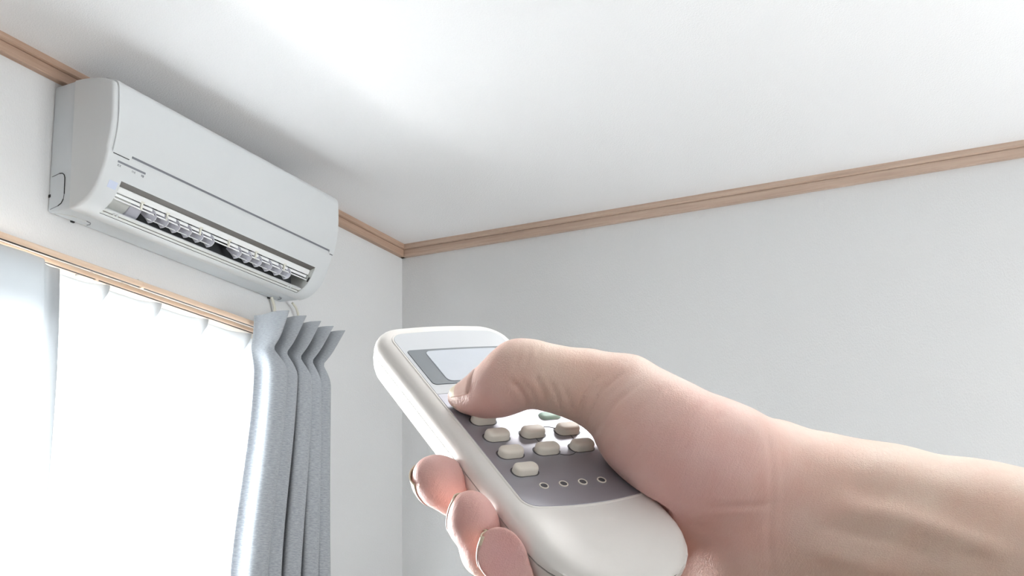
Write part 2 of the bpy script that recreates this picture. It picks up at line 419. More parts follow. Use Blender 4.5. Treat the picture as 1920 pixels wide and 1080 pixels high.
# vertical vanes: heart-shaped plates in two linked groups
def vane_mesh():
    bm = bmesh.new()
    # outline in (u, v): u goes into the duct, v runs along the outlet towards its lower edge
    o = [(.036, -.0150), (.012, -.0155), (.0055, -.0130), (.0010, -.0075), (.0002, -.001), (.0008, .0045), (.0035, .0100), (.0078, .0155), (.0130, .0135), (.019, .0120), (.036, .011)]
    a = [bm.verts.new((u, -.0007, v)) for u, v in o]; b = [bm.verts.new((u, .0007, v)) for u, v in o]
    k = len(o)
    for i in range(k): bm.faces.new((a[i], a[(i+1) % k], b[(i+1) % k], b[i]))
    bm.faces.new(a[::-1]); bm.faces.new(b)
    bmesh.ops.recalc_face_normals(bm, faces=bm.faces)
    me = bpy.data.meshes.new('vane'); bm.to_mesh(me); bm.free(); me.materials.append(M_VANE)
    return me
VM = vane_mesh()
VY = [[-1.2324, -1.1938, -1.1562, -1.1175, -1.0785, -1.0394], [-.9404, -.9015, -.8623, -.8218, -.7823, -.7449]]
vc = (.1262, .9322+ZC); ve = np.array(P(S0+.058, .006))-np.array(P(S0+.046, .006)); ve /= np.linalg.norm(ve); vn = np.array([-ve[1], ve[0]])
if vn[0] > 0: vn = -vn
bm = bmesh.new(); tube(bm, [(u, 0, v) for u, v in [(.0010, -.0075), (.0002, -.001), (.0008, .0045), (.0035, .0100), (.0078, .0155), (.0130, .0135), (.019, .0120)]], .0007, 6)
VR = bpy.data.meshes.new('vane_rim'); bmesh.ops.recalc_face_normals(bm, faces=bm.faces); bm.to_mesh(VR); bm.free(); VR.materials.append(M_FLAP)
def vframe(y, ang):
    u = Vector((vn[0], 0, vn[1])); v = Vector((ve[0], 0, ve[1])); Y = Vector((0, 1, 0))
    R = Matrix((u, Y, v)).transposed()
    R = R @ Matrix.Rotation(ang, 3, 'Z')
    M = R.to_4x4(); M.translation = Vector((vc[0], y, vc[1]))-ac.location
    return M
for gi, g in enumerate(VY):
    for y in g:
        o = bpy.data.objects.new('vane', VM); C.objects.link(o); o.parent = ac; o.matrix_local = vframe(y, math.radians(-32))
        q = bpy.data.objects.new('vane_rim', VR); C.objects.link(q); q.parent = o
        bm = bmesh.new(); bmesh.ops.create_cone(bm, cap_ends=True, segments=8, radius1=.0016, radius2=.0016, depth=.004, matrix=Matrix.Translation((.008, 0, -.0085)) @ Matrix.Rotation(math.pi/2, 4, 'X')); from_bm('vane_pin', bm, M_DARK, o, True, 40)
    bm = bmesh.new()
    a = vframe(g[0]-.018, 0) @ Vector((.0050, 0, .0065)); b_ = vframe(g[-1], 0) @ Vector((.0050, 0, .0065))
    tube(bm, [a, b_], .0013, 8); from_bm('vane_link', bm, M_AC, ac, True, 40)
# lower lip of the outlet, two fine ribs and screw bosses
bar('outlet_lip', S_BOT-.0165, S_BOT-.0002, .001, .0035, OY0+.001, OY1-.001, M_LIP, .0004)
bar('lip_rib', S_BOT-.0185, S_BOT-.0165, .0, .004, OY0+.002, OY1-.002, M_AC, .0003)
bar('lip_rib', S_BOT-.0095, S_BOT-.0085, .0003, .0015, OY0+.002, OY1-.002, M_TAUPE, .0001)
for y in (-1.332, -1.322, -.722, -.711):
    bm = bmesh.new(); x, z = P(S_BOT-.012, .0005); bmesh.ops.create_uvsphere(bm, u_segments=10, v_segments=6, radius=.003, matrix=Matrix.Translation((x, y, z))); aclink('screw_boss', bm, M_AC)
bar('end_slot', S0+.030, S0+.043, .0008, .003, OY1-.0045, OY1-.0015, M_DARK, .0002)
# printed indicator bar, three small legends and the receiver window
def decal(name, s0, s1, y0, y1, mat, h=.0004, n=3):
    bm = bmesh.new(); strip_shell(bm, s0, s1, y0, y1, -.0003, h, n); return aclink(name, bm, mat)
sm = s_of_z(1.0042)
decal('indicator_bar', sm-.0021, sm+.0021, -1.3865, -1.3055, M_PRINT_GAP)
bm = bmesh.new()
sl = s_of_z(.9975)
def stroke(y0, y1, a, b): strip_shell(bm, sl+a, sl+b, y0, y1, -.0003, .0004, 2)
for y, kind in ((-1.3845, 0), (-1.3435, 1), (-1.316, 2)):
    bm = bmesh.new()
    if kind == 0:
        stroke(y, y+.0012, -.0022, .0024); stroke(y+.0018, y+.0046, -.0022, -.0014); stroke(y+.0018, y+.0046, -.0004, .0004); stroke(y+.0022, y+.0050, .0014, .0022); stroke(y+.006, y+.0092, -.002, -.0011); stroke(y+.0068, y+.0078, -.002, .0012); stroke(y+.006, y+.0092, .0010, .0018)
    elif kind == 1:
        stroke(y, y+.0028, -.0012, -.0006); stroke(y+.0010, y+.0016, -.0022, .0022); stroke(y+.0042, y+.0048, -.002, .002); stroke(y+.0064, y+.0070, -.0012, .002); stroke(y+.0078, y+.0106, -.0018, -.0011); stroke(y+.0088, y+.0094, -.0018, .002); stroke(y+.0078, y+.0108, .0012, .0019)
    else:
        stroke(y, y+.0032, -.0022, -.0014); stroke(y, y+.0032, -.0002, .0006); stroke(y+.0011, y+.0021, -.0022, .0024); stroke(y+.0042, y+.0078, -.0022, -.0012); stroke(y+.0044, y+.0056, -.0022, .0026); stroke(y+.0064, y+.0076, -.0012, .0026); stroke(y+.0044, y+.0078, .0004, .0014)
    tag(aclink('legend', bm, M_PRINT_GAP), kind='stuff')
decal('receiver_window', s_of_z(.9662), s_of_z(.9524), -1.3925, -1.3685, M_SENSOR)
# knock-out covers: rounded outlines on the left end and the underside
def groove(pts, r=.0008):
    bm = bmesh.new(); tube(bm, pts, r, 6); return bm
yl = YL+.0026
arc = [(.008, .988), (.030, .992), (.038, .991), (.0435, .987), (.046, .980), (.0465, .945), (.0445, .934), (.039, .926), (.030, .9215), (.008, .917)]
bm = groove([(x, yl, z+ZC) for x, z in arc], .0007)
aclink('pipe_cover_seam', bm, M_PRINT_GAP)
bm = groove([(x, yl, z+ZC) for x, z in arc[1:6]], .0010); aclink('pipe_cover_seam', bm, M_DARK)
bm = groove([(x, yl, z+ZC) for x, z in arc[6:9]], .0010); aclink('pipe_cover_seam', bm, M_DARK)
bm = bmesh.new(); add_box(bm, (.001, yl-.0006, .944+ZC), (.007, yl+.002, .950+ZC)); aclink('mounting_notch', bm, M_DARK)
for yb, yn in ((-1.362, -1.350), (-.690, -.672)):
    zb = .9107+ZC
    a2 = [(.010, -.045), (.022, -.035), (.034, -.010), (.036, .020), (.033, .034), (.026, .040), (.016, .040), (.006, .030)]
    bm = groove([(x, yb+d, zb-.0003+.0009*0) for x, d in a2], .0006); aclink('drain_cover_seam', bm, M_LIP)
    bm = groove([(x, yb+d, zb-.0003) for x, d in a2[3:7]], .0009); aclink('drain_cover_seam', bm, M_PRINT_GAP)
    bm = bmesh.new(); add_box(bm, (.001, yn-.004, zb-.0010), (.006, yn+.004, zb+.003)); aclink('mounting_notch', bm, M_DARK)

# the two thin cables hanging behind the curtain
def cable(name, pts, label, r=.0040):
    bm = bmesh.new()
    P_ = [Vector(p) for p in pts]; out = []
    for i in range(len(P_)-1):
        p0, p1, p2, p3 = P_[max(i-1, 0)], P_[i], P_[i+1], P_[min(i+2, len(P_)-1)]
        for k in range(8):
            t_ = k/8; out.append(.5*((2*p1)+(p2-p0)*t_+(2*p0-5*p1+4*p2-p3)*t_*t_+(3*p1-p0-3*p2+p3)*t_**3))
    out.append(P_[-1]); tube(bm, out, r, 10)
    return tag(from_bm(name, bm, M_CABLE, None, True, 60), label, 'cable', 'cables hanging from the air conditioner')
cable('power_cable', [(.012, -.672, .9125+ZC), (.012, -.661, .893+ZC), (.010, -.655, .872+ZC), (.008, -.655, .845+ZC), (.006, -.66, .78+ZC), (.006, -.67, .5+ZC), (.0055, -.67, .10)], 'left of the two thin beige cables dropping from the air conditioner behind the grey curtain')
cable('power_cable', [(.025, -.598, .9125+ZC), (.022, -.578, .905+ZC), (.018, -.563, .888+ZC), (.013, -.560, .862+ZC), (.006, -.565, .80+ZC), (.006, -.57, .5+ZC), (.0055, -.57, .10)], 'right of the two thin beige cables, bowed, dropping from the air conditioner towards the corner', .0033)

# ------------------------------------------------------------------ curtain rails
ZR = .7885+ZC
def rail(name, x, r, label, y0, y1, joint):
    e = empty(name, (x, (y0+y1)/2, ZR)); tag(e, label, 'curtain rail', 'double wooden curtain rail')
    oy = (y0+y1)/2
    # C-shaped section, open at the bottom
    sec = []
    for a in np.linspace(math.radians(-52), math.radians(232), 22): sec.append((r*math.cos(a), r*1.05*math.sin(a)))
    for a in np.linspace(math.radians(232), math.radians(-52), 22): sec.append(((r-.0022)*math.cos(a), (r-.0022)*1.05*math.sin(a)))
    bm = bmesh.new(); extrude_y(bm, sec, y0-oy, y1-oy); from_bm('rail_body', bm, M_RAIL, e, True, 40)
    box('rail_slot', (-r*.52, y0-oy, -r*.72), (r*.52, y1-oy, -r*.60), M_DARK, e)
    bm = bmesh.new(); tube(bm, [(0, joint-oy-.004, 0), (0, joint-oy+.004, 0)], r*1.07, 20); from_bm('rail_joint', bm, M_RAIL, e, True, 40)
    for y in (y0+.05, joint, y1-.03):
        bm = bmesh.new(); add_box(bm, (-x+.0003, y-oy-.008, .0086), (0, y-oy+.008, .0116)); add_box(bm, (-x+.0003, y-oy-.008, -.018), (-x+.004, y-oy+.008, .0116)); from_bm('rail_bracket', bm, M_FRAME, e)
    for y, s in ((y0, -1), (y1, 1)):
        bm = bmesh.new(); tube(bm, [(0, y-oy, 0), (0, y-oy+.012*s, 0)], [r*1.12, r*.9], 20); from_bm('rail_cap', bm, M_RAIL, e, True, 40)
    return e
rail('curtain_rail', .098, .0078, 'upper of the two wood-grain curtain rails, with a dark slot, carrying the grey curtain', -2.9, -.62, -1.245)
rail('curtain_rail', .054, .0068, 'lower wood-grain curtain rail behind the upper one, carrying the white sheer curtains', -2.9, -.62, -1.335)

# ------------------------------------------------------------------ curtains
def cloth(name, cols, rows, fn, mat, label, cat, thick=.0012, group=None, closed=False):
    vs, fs, uv = [], [], []
    for j in range(rows+1):
        for i in range(cols+1): vs.append(fn(i/cols, j/rows))
    for j in range(rows):
        for i in range(cols):
            a = j*(cols+1)+i; fs.append((a, a+1, a+cols+2, a+cols+1))
    me = bpy.data.meshes.new(name); me.from_pydata(vs, [], fs); me.update()
    ul = me.uv_layers.new(name='UVMap')
    for p in me.polygons:
        for li, vi in zip(p.loop_indices, p.vertices): ul.data[li].uv = ((vi % (cols+1))/cols, (vi//(cols+1))/rows)
    o = link(name, me, mat, None, True)
    if thick:
        s = o.modifiers.new('thickness', 'SOLIDIFY'); s.thickness = thick; s.offset = 0
    return tag(o, label, cat, group)
def sstep(a, b, x):
    t_ = min(1, max(0, (x-a)/(b-a))); return t_*t_*(3-2*t_)
PITCH = .1625
def sheer_fn(ya, yb, x0, ztop, seed, amp=1.0):
    rnd = random.Random(seed); ph = [rnd.uniform(0, 6.28) for _ in range(6)]
    def fn(u, v):
        y = ya+(yb-ya)*u; vv = v**1.6
        z = ztop-(ztop-.03)*vv
        dz = ztop-z
        p = (y+1.324)/PITCH; fr = p-math.floor(p+.5)           # 0 on a pleat
        g = math.exp(-(fr/.075)**2)
        pinch = math.exp(-((dz-.075)/.045)**2)
        fade = 1-sstep(.16, .5, dz)
        x = x0+amp*.030*g*(1-.35*pinch)*(.25+.75*fade)
        grow = sstep(.10, .7, dz)
        x += amp*grow*(.010*math.cos(2*math.pi*p)+.006*math.sin(2*math.pi*p*1.5+ph[0])+.004*math.sin(2*math.pi*p*.5+ph[1]+dz*1.2))
        lean = .030*(1-sstep(0, .07, dz))-.020*math.exp(-((dz-.125)/.05)**2)
        y2 = y+lean*g-.010*g*fr/.075*pinch
        return (x, y2, z)
    return fn
cloth('sheer_curtain', 420, 70, sheer_fn(-1.475, -.70, .024, .7808+ZC, 3), M_SHEER, 'bright white sheer curtain with pinch pleats spread across the window', 'curtain', .0005, 'white sheer curtains')
def sheer_left(u, v):
    # second sheer gathered at the left; its edge sweeps aside and the last hand's breadth is folded back behind
    main = u < .84; q = u/.84 if main else (u-.84)/.16
    z0 = .7825+ZC-(0 if main else .008*sstep(0, .3, q))
    vv = v**1.5; z = z0-(z0-.03)*vv; dz = z0-z
    f = math.sin(u*58+.6)*.5+math.sin(u*31+1.3)*.35
    sm_ = -.19*sstep(.05, 1.0, dz); ss_ = -.105*sstep(.05, 1.3, dz)
    if main:
        y = -2.2+(-1.500+2.2)*q+sm_*q**3; x = .0745+.011*f*(.2+.8*sstep(0, .5, dz))
    else:
        ya = -1.500+sm_; yb = -1.449+ss_
        y = ya+(yb-ya)*q; x = .0745+.011*(math.sin(.84*58+.6)*.5+math.sin(.84*31+1.3)*.35)*(.2+.8*sstep(0, .5, dz))-.0085*sstep(0, .25, q)+.002*math.sin(q*9+dz*4)
    return (x, y+.010*math.cos(u*58)*sstep(0, .4, dz)*(1-sstep(.7, .84, u)), z)
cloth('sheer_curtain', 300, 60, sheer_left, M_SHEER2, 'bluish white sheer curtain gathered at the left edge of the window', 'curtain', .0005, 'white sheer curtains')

# heavy curtain: stacked folds in front of the outer rail, header leaning out into the room above the hook line
def drape():
    folds = 4.5
    ztop = .812+ZC
    def fn(u, v):
        vv = v**1.7
        z = ztop-(ztop-.05)*vv; dz = ztop-z
        ph = 2*math.pi*folds*(u+.015*math.sin(6*u+1))
        fl = max(0, 1-dz/.088)                      # 1 header top .. 0 hook line
        body = sstep(.088, .15, dz); low = sstep(.1, .75, dz)
        pinch = math.exp(-abs((dz-.090)/.022)**1.5)
        c = math.cos(ph); f = (1-c)/2                   # 0 back, 1 front of a fold
        tri = 1-abs(((ph/math.pi) % 2)-1); f = (f**.8)*(.75-.55*min(1, fl*1.5)*1.0)+tri*(.25+.55*min(1, fl*1.5))
        D = .064+.012*body-.012*pinch
        back = .1125+.004*fl
        x = back+D*f
        ya = -.888-.095*low; yb = -.650-.012*low+.018*fl
        y = ya+(yb-ya)*u
        om = .006+.013*body-.003*pinch
        y += om*math.sin(2*ph)
        x += .034*fl*(.10+.90*f)*sstep(.0, .16, u)
        y += .012*fl*f
        zz = z-.012*fl*(1-f)
        # first fold is broad and comes furthest into the room
        x += .016*math.exp(-((u-.12)/.07)**2)*(.2+.8*body)
        x += .003*math.sin(5*z+u*9)*body; y += .005*math.sin(3.1*z+u*5)*body
        return (max(x, .1115), y, zz)
    return fn
cloth('grey_curtain', 300, 100, drape(), M_DRAPE, 'heavy grey woven curtain drawn aside and bunched at the right end of the rail', 'curtain', .0016)

# ------------------------------------------------------------------ remote control (local frame: x across, y to its top, z out of the face; millimetres)
RT = (-0.6431, 77.8221, 425.4242)
RA = (0.8592938, 0.1557075, 0.4872056); RB = (-0.4614305, 0.6469498, 0.6070732); RN = (0.2206717, 0.7464657, -0.6277682)
def c2w(p): return CAM+(RIGHT*p[0]+FWD*p[2]+UP*p[1])*.001
def dir2w(p): return RIGHT*p[0]+FWD*p[2]+UP*p[1]
RM = Matrix((dir2w(RA)*.001, dir2w(RB)*.001, dir2w(RN)*.001)).transposed().to_4x4(); RM.translation = c2w(RT)
M_CREAM = plain('cream_remote_plastic', (.82, .797, .77), .34, .45, noise=.012, nscale=.4, bump=.04, bscale=6, bdist=.05)
M_CREAM2 = plain('cream_remote_back_plastic', (.79, .77, .75), .38, .45, noise=.012, nscale=.4)
M_PLATE = plain('silver_grey_faceplate', (.40, .40, .45), .33, .6, .5, noise=.02, nscale=.3)
M_PLATET = plain('pale_silver_faceplate', (.58, .61, .645), .25, .5, noise=.01, nscale=.3)
M_BEZEL = plain('slate_display_surround', (.115, .14, .165), .36, .5, noise=.02, nscale=.3)
M_LCD = plain('pale_blue_grey_display', (.55, .60, .67), .18, .5, noise=.03, nscale=.15)
M_BTN = plain('ivory_rubber_button', (.84, .79, .71), .45, .4, noise=.02, nscale=.5)
M_GREEN = plain('mint_button', (.50, .72, .64), .4, .4, noise=.02, nscale=.5)
M_LINE = plain('dark_grey_print_line', (.10, .10, .11), .5, .3)
rem = empty('remote_control'); rem.matrix_world = RM
tag(rem, 'cream white air conditioner remote control held in the hand', 'remote control')
def rlink(name, bm, mat, parent=rem, angle=40): return from_bm(name, bm, mat, parent, True, angle)
def rrect(x0, x1, y0, y1, r, n=6, bow_t=0.0, bow_b=0.0):
    """rounded rectangle outline, optionally with bowed top and bottom edges"""
    r = r if hasattr(r, '__len__') else [r]*4
    pts = []; arcs = []
    for (cx, cy, a0, rr_) in ((x1-r[0], y1-r[0], 0, r[0]), (x0+r[1], y1-r[1], 90, r[1]), (x0+r[2], y0+r[2], 180, r[2]), (x1-r[3], y0+r[3], 270, r[3])):
        arcs.append([[cx+rr_*math.cos(math.radians(a0+90*k/n)), cy+rr_*math.sin(math.radians(a0+90*k/n))] for k in range(n+1)])
    flat = not (bow_t or bow_b)
    for q in range(4):
        pts += arcs[q]; a, b = arcs[q][-1], arcs[(q+1) % 4][0]; m_ = 2 if flat else (10, 24)[q % 2]
        for k in range(1, m_): pts.append([a[0]+(b[0]-a[0])*k/m_, a[1]+(b[1]-a[1])*k/m_])
    xc = (x0+x1)/2; hw = (x1-x0)/2
    for p in pts:
        t_ = (p[1]-y0)/(y1-y0); q = 1-((p[0]-xc)/hw)**2
        p[1] += bow_t*q*max(0, t_*2-1)-bow_b*q*max(0, 1-2*t_)
    return pts
def loft(bm, loops, cap0=True, cap1=True):
    R_ = [[bm.verts.new(p) for p in lp] for lp in loops]
    n = len(R_[0])
    for a, b in zip(R_, R_[1:]):
        for i in range(n): bm.faces.new((a[i], a[(i+1) % n], b[(i+1) % n], b[i]))
    if cap0: bm.faces.new(R_[0][::-1])
    if cap1: bm.faces.new(R_[-1])
def body_loop(inset, z, top=59.5, bot=-86.0, hw=27.6, tr=11, br=19, zt=None):
    return [(x, y, z if zt is None else z) for x, y in rrect(-hw+inset, hw-inset, bot+inset, top-inset, [max(tr-inset, 2), max(tr-inset, 2), max(br-inset, 2), max(br-inset, 2)], 7, 2.2, 2.6)]
def face_z(y):
    """the face runs flat and falls away towards the lower end"""
    return -4.2*max(0, (-62-y)/26)**1.8 if y < -62 else 0
bm = bmesh.new()
prof = [(0.0, -6.4)]+[(5.4*(1-math.cos(math.radians(a))), -5.4+5.4*math.sin(math.radians(a))) for a in (0, 15, 30, 45, 60, 75, 90)]
prof += [(8, 0.02), (13, .02), (20, .02)]
loops = []
for ins, z in prof:
    lp = body_loop(ins, z); loops.append([(x, y, z+(face_z(y) if z > -6.3 else 0)*(1 if z > -3 else .4)) for x, y, z in lp])
loft(bm, loops); rlink('upper_shell', bm, M_CREAM)
bm = bmesh.new()
prof2 = [(.15, -7.0), (.2, -9.0), (.9, -12), (2.2, -14.8), (4.2, -17.2), (7.2, -18.9), (11, -19.6), (20, -19.8)]
loft(bm, [body_loop(i, z) for i, z in prof2]); rlink('lower_shell', bm, M_CREAM2)
bm = bmesh.new(); loft(bm, [body_loop(.55, -7.2), body_loop(.55, -6.2)]); rlink('shell_seam', bm, M_LINE)
# face plate: pale at the top, grey below; raised ring around it
def plate(name, x0, x1, y0, y1, r, z0, z1, mat, bow_t=0, bow_b=0, bev=.3, parent=rem):
    bm = bmesh.new()
    A_ = lambda i, z: [(x, y, z) for x, y in rrect(x0+i, x1-i, y0+i, y1-i, [max(q-i, .2) for q in (r if hasattr(r, '__len__') else [r]*4)], 6, bow_t, bow_b)]
    loft(bm, [A_(0, z0), A_(0, z1-bev), A_(bev, z1)]); return rlink(name, bm, mat, parent)
plate('faceplate_rim', -22.7, 22.7, -52.9, 53.0, [5.5, 5.5, 4.5, 2.5], -.5, .28, M_CREAM, 1.6, 2.4, .25)
plate('upper_faceplate', -22, 22, 12.5, 52.2, [5, 5, .4, .4], -.5, .42, M_PLATET, 1.6, 0, .1)
plate('lower_faceplate', -22, 22, -52.2, 12.4, [.4, .4, 4, 2], -.5, .42, M_PLATE, 0, 2.4, .1)
bez = plate('display_surround', -20.6, 20.6, 18.2, 41.0, 1.6, .3, .62, M_BEZEL, .4, 0, .1)
plate('display', -14.2, 15.8, 19.6, 39.6, 2.2, .4, .82, M_LCD, .4, 0, .12, bez)
# buttons
BP, BQ, BX, BY = 13.699, 9.870, -13.442, -4.439
def pill(name, x, y, w_, h_, z1, mat, parent=rem):
    bm = bmesh.new()
    A_ = lambda i, z: [(x+px_, y+py_, z) for px_, py_ in rrect(-w_/2+i, w_/2-i, -h_/2+i, h_/2-i, max(.6, h_*.46-i), 5)]
    loft(bm, [A_(0, .2), A_(.1, z1-1.0), A_(.35, z1-.45), A_(.8, z1-.12), A_(1.5, z1)])
    return rlink(name, bm, mat, parent, 60)
def well(x, y, w_, h_, parent):
    bm = bmesh.new()
    A_ = lambda i, z: [(x+px_, y+py_, z) for px_, py_ in rrect(-w_/2+i, w_/2-i, -h_/2+i, h_/2-i, h_*.46-i, 5)]
    loft(bm, [A_(0, .3), A_(0, .46)]); return rlink('button_well', bm, M_LINE, parent)
for (i, j) in ((0, -1), (0, 0), (0, 1), (0, 2), (0, 3), (1, 1), (1, 2), (2, 1), (2, 2)):
    x, y = BX+BP*i, BY-BQ*j-1.0
    z1 = 1.3 if j == -1 else 3.1
    b_ = pill('button', x, y, 8.8, 5.0, z1, M_BTN); well(x-.05, y, 9.9, 5.7, b_)
b_ = pill('green_button', 12.5, -5.7, 8.6, 4.4, 1.4, M_GREEN); b_['label'] = 'mint green button'
for k in range(4):
    x, y = -11.0+7.23*k, -43.4-.13*k
    bm = bmesh.new(); bmesh.ops.create_cone(bm, cap_ends=True, segments=20, radius1=1.25, radius2=1.25, depth=.3, matrix=Matrix.Translation((x, y, .42))); ho = rlink('indicator_hole', bm, M_LINE)
    bm = bmesh.new()
    n_ = 24
    for q in range(n_): pass
    lp = lambda r_, z: [(x+r_*math.cos(2*math.pi*q/n_), y+r_*math.sin(2*math.pi*q/n_), z) for q in range(n_)]
    loft(bm, [lp(1.6, .38), lp(1.55, .68), lp(1.2, .68), lp(1.15, .40)], False, False); rlink('indicator_ring', bm, M_BTN, ho)
def pline(pts, w_=.28):
    bm = bmesh.new(); tube(bm, [(p[0], p[1], .44) for p in pts], w_/2, 6); rlink('print_line', bm, M_LINE)
bx = lambda i: BX+BP*i
by = lambda j: BY-BQ*j-1.0
pline([(bx(1), by(1)), (bx(1), by(2))]); pline([(bx(2), by(1)), (bx(2), by(2))])
pline([(bx(1)+3, by(1)+2.0), (bx(1)+5, by(1)+3.2), (bx(1.5), by(1)+3.6), (bx(2)-5, by(1)+3.2), (bx(2)-3, by(1)+2.0)])
pline([(bx(1)+3, by(2)-2.0), (bx(1)+5, by(2)-3.2), (bx(1.5), by(2)-3.6), (bx(2)-5, by(2)-3.2), (bx(2)-3, by(2)-2.0)])

# ------------------------------------------------------------------ the hand: one implicit surface (millimetres, X right, Y up, Z away from the viewer), meshed by surface nets
F0, U0, V0 = 2351.0, 960.0, 1200.0
def at(u, v, Z): return np.array([(u-U0)*Z/F0, (V0-v)*Z/F0, Z])
A3, B3, N3, T3 = map(np.array, (RA, RB, RN, RT))
def lc(x, y, n): return T3+A3*x+B3*y+N3*n
G0 = np.array([-62., -46., 372.]); G1 = np.array([330., 108., 500.]); STEP = 0.85
dims = np.ceil((G1-G0)/STEP).astype(int)+1
gx = (G0[0]+STEP*np.arange(dims[0])).astype(np.float32)[:, None, None]
gy = (G0[1]+STEP*np.arange(dims[1])).astype(np.float32)[None, :, None]
gz = (G0[2]+STEP*np.arange(dims[2])).astype(np.float32)[None, None, :]
BIG = np.float32(60)
def smin(a, b, k):
    h = np.clip(.5+.5*(b-a)/k, 0, 1); return b+(a-b)*h-k*h*(1-h)
def region(lo, hi):
    i0 = np.clip(np.floor((lo-G0)/STEP).astype(int), 0, dims-1); i1 = np.clip(np.ceil((hi-G0)/STEP).astype(int)+1, 1, dims)
    return tuple(slice(a, b) for a, b in zip(i0, i1))
def cone(field, a, b, ra, rb, k):
    """smooth-union a round cone into field"""
    m_ = max(ra, rb)+k+6; lo = np.minimum(a, b)-m_; hi = np.maximum(a, b)+m_
    sl_ = region(lo, hi); X, Y, Z = gx[sl_[0]], gy[:, sl_[1]], gz[:, :, sl_[2]]
    d = b-a; L2 = float(d@d)
    t_ = np.clip(((X-a[0])*d[0]+(Y-a[1])*d[1]+(Z-a[2])*d[2])/L2, 0, 1)
    dist = np.sqrt((X-a[0]-t_*d[0])**2+(Y-a[1]-t_*d[1])**2+(Z-a[2]-t_*d[2])**2)-(ra+(rb-ra)*t_)
    field[sl_] = smin(field[sl_], dist, k)
def chain(field, pts, k=4.0):
    for (a, ra), (b, rb) in zip(pts, pts[1:]): cone(field, a, b, ra, rb, k)
def ball(field, c_, r, k=6.0): cone(field, c_, c_+np.array([.01, 0, 0]), r, r, k)
def new(): return np.full(dims, BIG, np.float32)

hand = new()
# forearm and wrist
WR = at(1475, 985, 430)
ARM = [(at(1440, 960, 430), 30), (at(1530, 985, 428), 30), (at(1640, 1010, 424), 31), (at(1800, 1050, 418), 32.5), (np.array([190., 18., 408.]), 34), (np.array([300., -6., 392.]), 38), (np.array([322., -11., 389.]), 38)]
chain(hand, ARM, 5)
# palm: metacarpals fan out from the wrist to the knuckles behind the remote
MCP = [lc(44, 26, -31), lc(46, 3, -36), lc(44, -18, -38), lc(40, -37, -36)]
wr = [at(1420, 900, 436), at(1425, 940, 440), at(1425, 985, 440), at(1415, 1030, 436)]
for a, b, r in zip(wr, MCP, (11.5, 11.5, 11, 10.5)):
    cone(hand, a, b, 17, r, 9)
for a, b in zip(MCP, MCP[1:]): cone(hand, a, b, 9.5, 9.5, 8)
# thenar eminence and palm heel
TH = [(at(1165, 748, 411), 14.0), (at(1215, 791, 406), 15.2), (at(1275, 836, 405), 17.4), (at(1345, 876, 410), 20.0), (at(1425, 905, 421), 20)]
chain(hand, TH, 7)
cone(hand, at(1210, 812, 404), at(1310, 888, 406), 13.5, 16, 7)
cone(hand, at(1390, 985, 424), at(1400, 1090, 432), 21, 20, 8)
cone(hand, at(1400, 1090, 434), lc(40, -45, -36), 18, 12, 8)
cone(hand, at(1300, 905, 412), at(1390, 1000, 428), 13, 18, 8)
# thumb
THB = [(at(854, 745, 416.0), 2.6), (at(871, 746, 414.5), 4.4), (at(900, 742, 412), 6.5), (at(925, 732, 410), 8.3), (at(948, 719, 408.5), 9.6), (at(974, 699, 407), 10.2), (at(1003, 702, 407), 10.0), (at(1050, 713, 408), 10.2), (at(1100, 724, 410), 11.4), (at(1165, 748, 411), 14.2)]
chain(hand, THB, 3.0)
# fingers curling round the back and up the left side
FING = [
    [(MCP[0], 10.2), (lc(14, 40, -33), 9.0), (lc(2, 30, -30), 7.8), (lc(0, 22, -28), 7.0)],
    [(MCP[1], 10.2), (lc(12, -10, -36), 9.2), (lc(-13, -18, -29.5), 8.2), (at(850, 917, 409), 8.0), (at(824, 903, 405), 7.6), (at(813, 895, 403), 6.8)],
    [(MCP[2], 10.0), (lc(8, -38, -36), 9.0), (lc(-15, -47, -30), 7.6), (lc(-30.5, -49.5, -18.5), 7.3), (lc(-35.8, -46, -8.5), 7.1), (lc(-36.4, -44.2, -5), 6.1)],
    [(MCP[3], 9.4), (lc(8, -64, -34), 8.0), (lc(-16, -71, -28), 7.0), (lc(-29.5, -70, -16.5), 6.8), (lc(-35.2, -64.2, -8), 6.5), (lc(-36, -62.2, -5), 5.6)],
]
fing = new()
for pts in FING:
    f_ = new(); chain(f_, pts, 3.0); ball(f_, pts[-2][0], pts[-2][1]+.2, 2)
    fing = smin(fing, f_, .7)
hand = smin(hand, fing, 5.0)
# flesh is pressed flat where it meets the remote
lx = (gx-T3[0])*A3[0]+(gy-T3[1])*A3[1]+(gz-T3[2])*A3[2]
ly = (gx-T3[0])*B3[0]+(gy-T3[1])*B3[1]+(gz-T3[2])*B3[2]
ln = (gx-T3[0])*N3[0]+(gy-T3[1])*N3[1]+(gz-T3[2])*N3[2]
rad = 5.0
qx = np.abs(lx)-(27.9-rad); qy = np.abs(ly+13.25)-(73.3-rad); qn = np.abs(ln+9.4)-(10.2-rad)
rb_ = np.sqrt(np.maximum(qx, 0)**2+np.maximum(qy, 0)**2+np.maximum(qn, 0)**2)+np.minimum(np.maximum(np.maximum(qx, qy), qn), 0)-rad
hand = np.maximum(hand, -rb_)
del lx, ly, ln, qx, qy, qn, rb_, fing

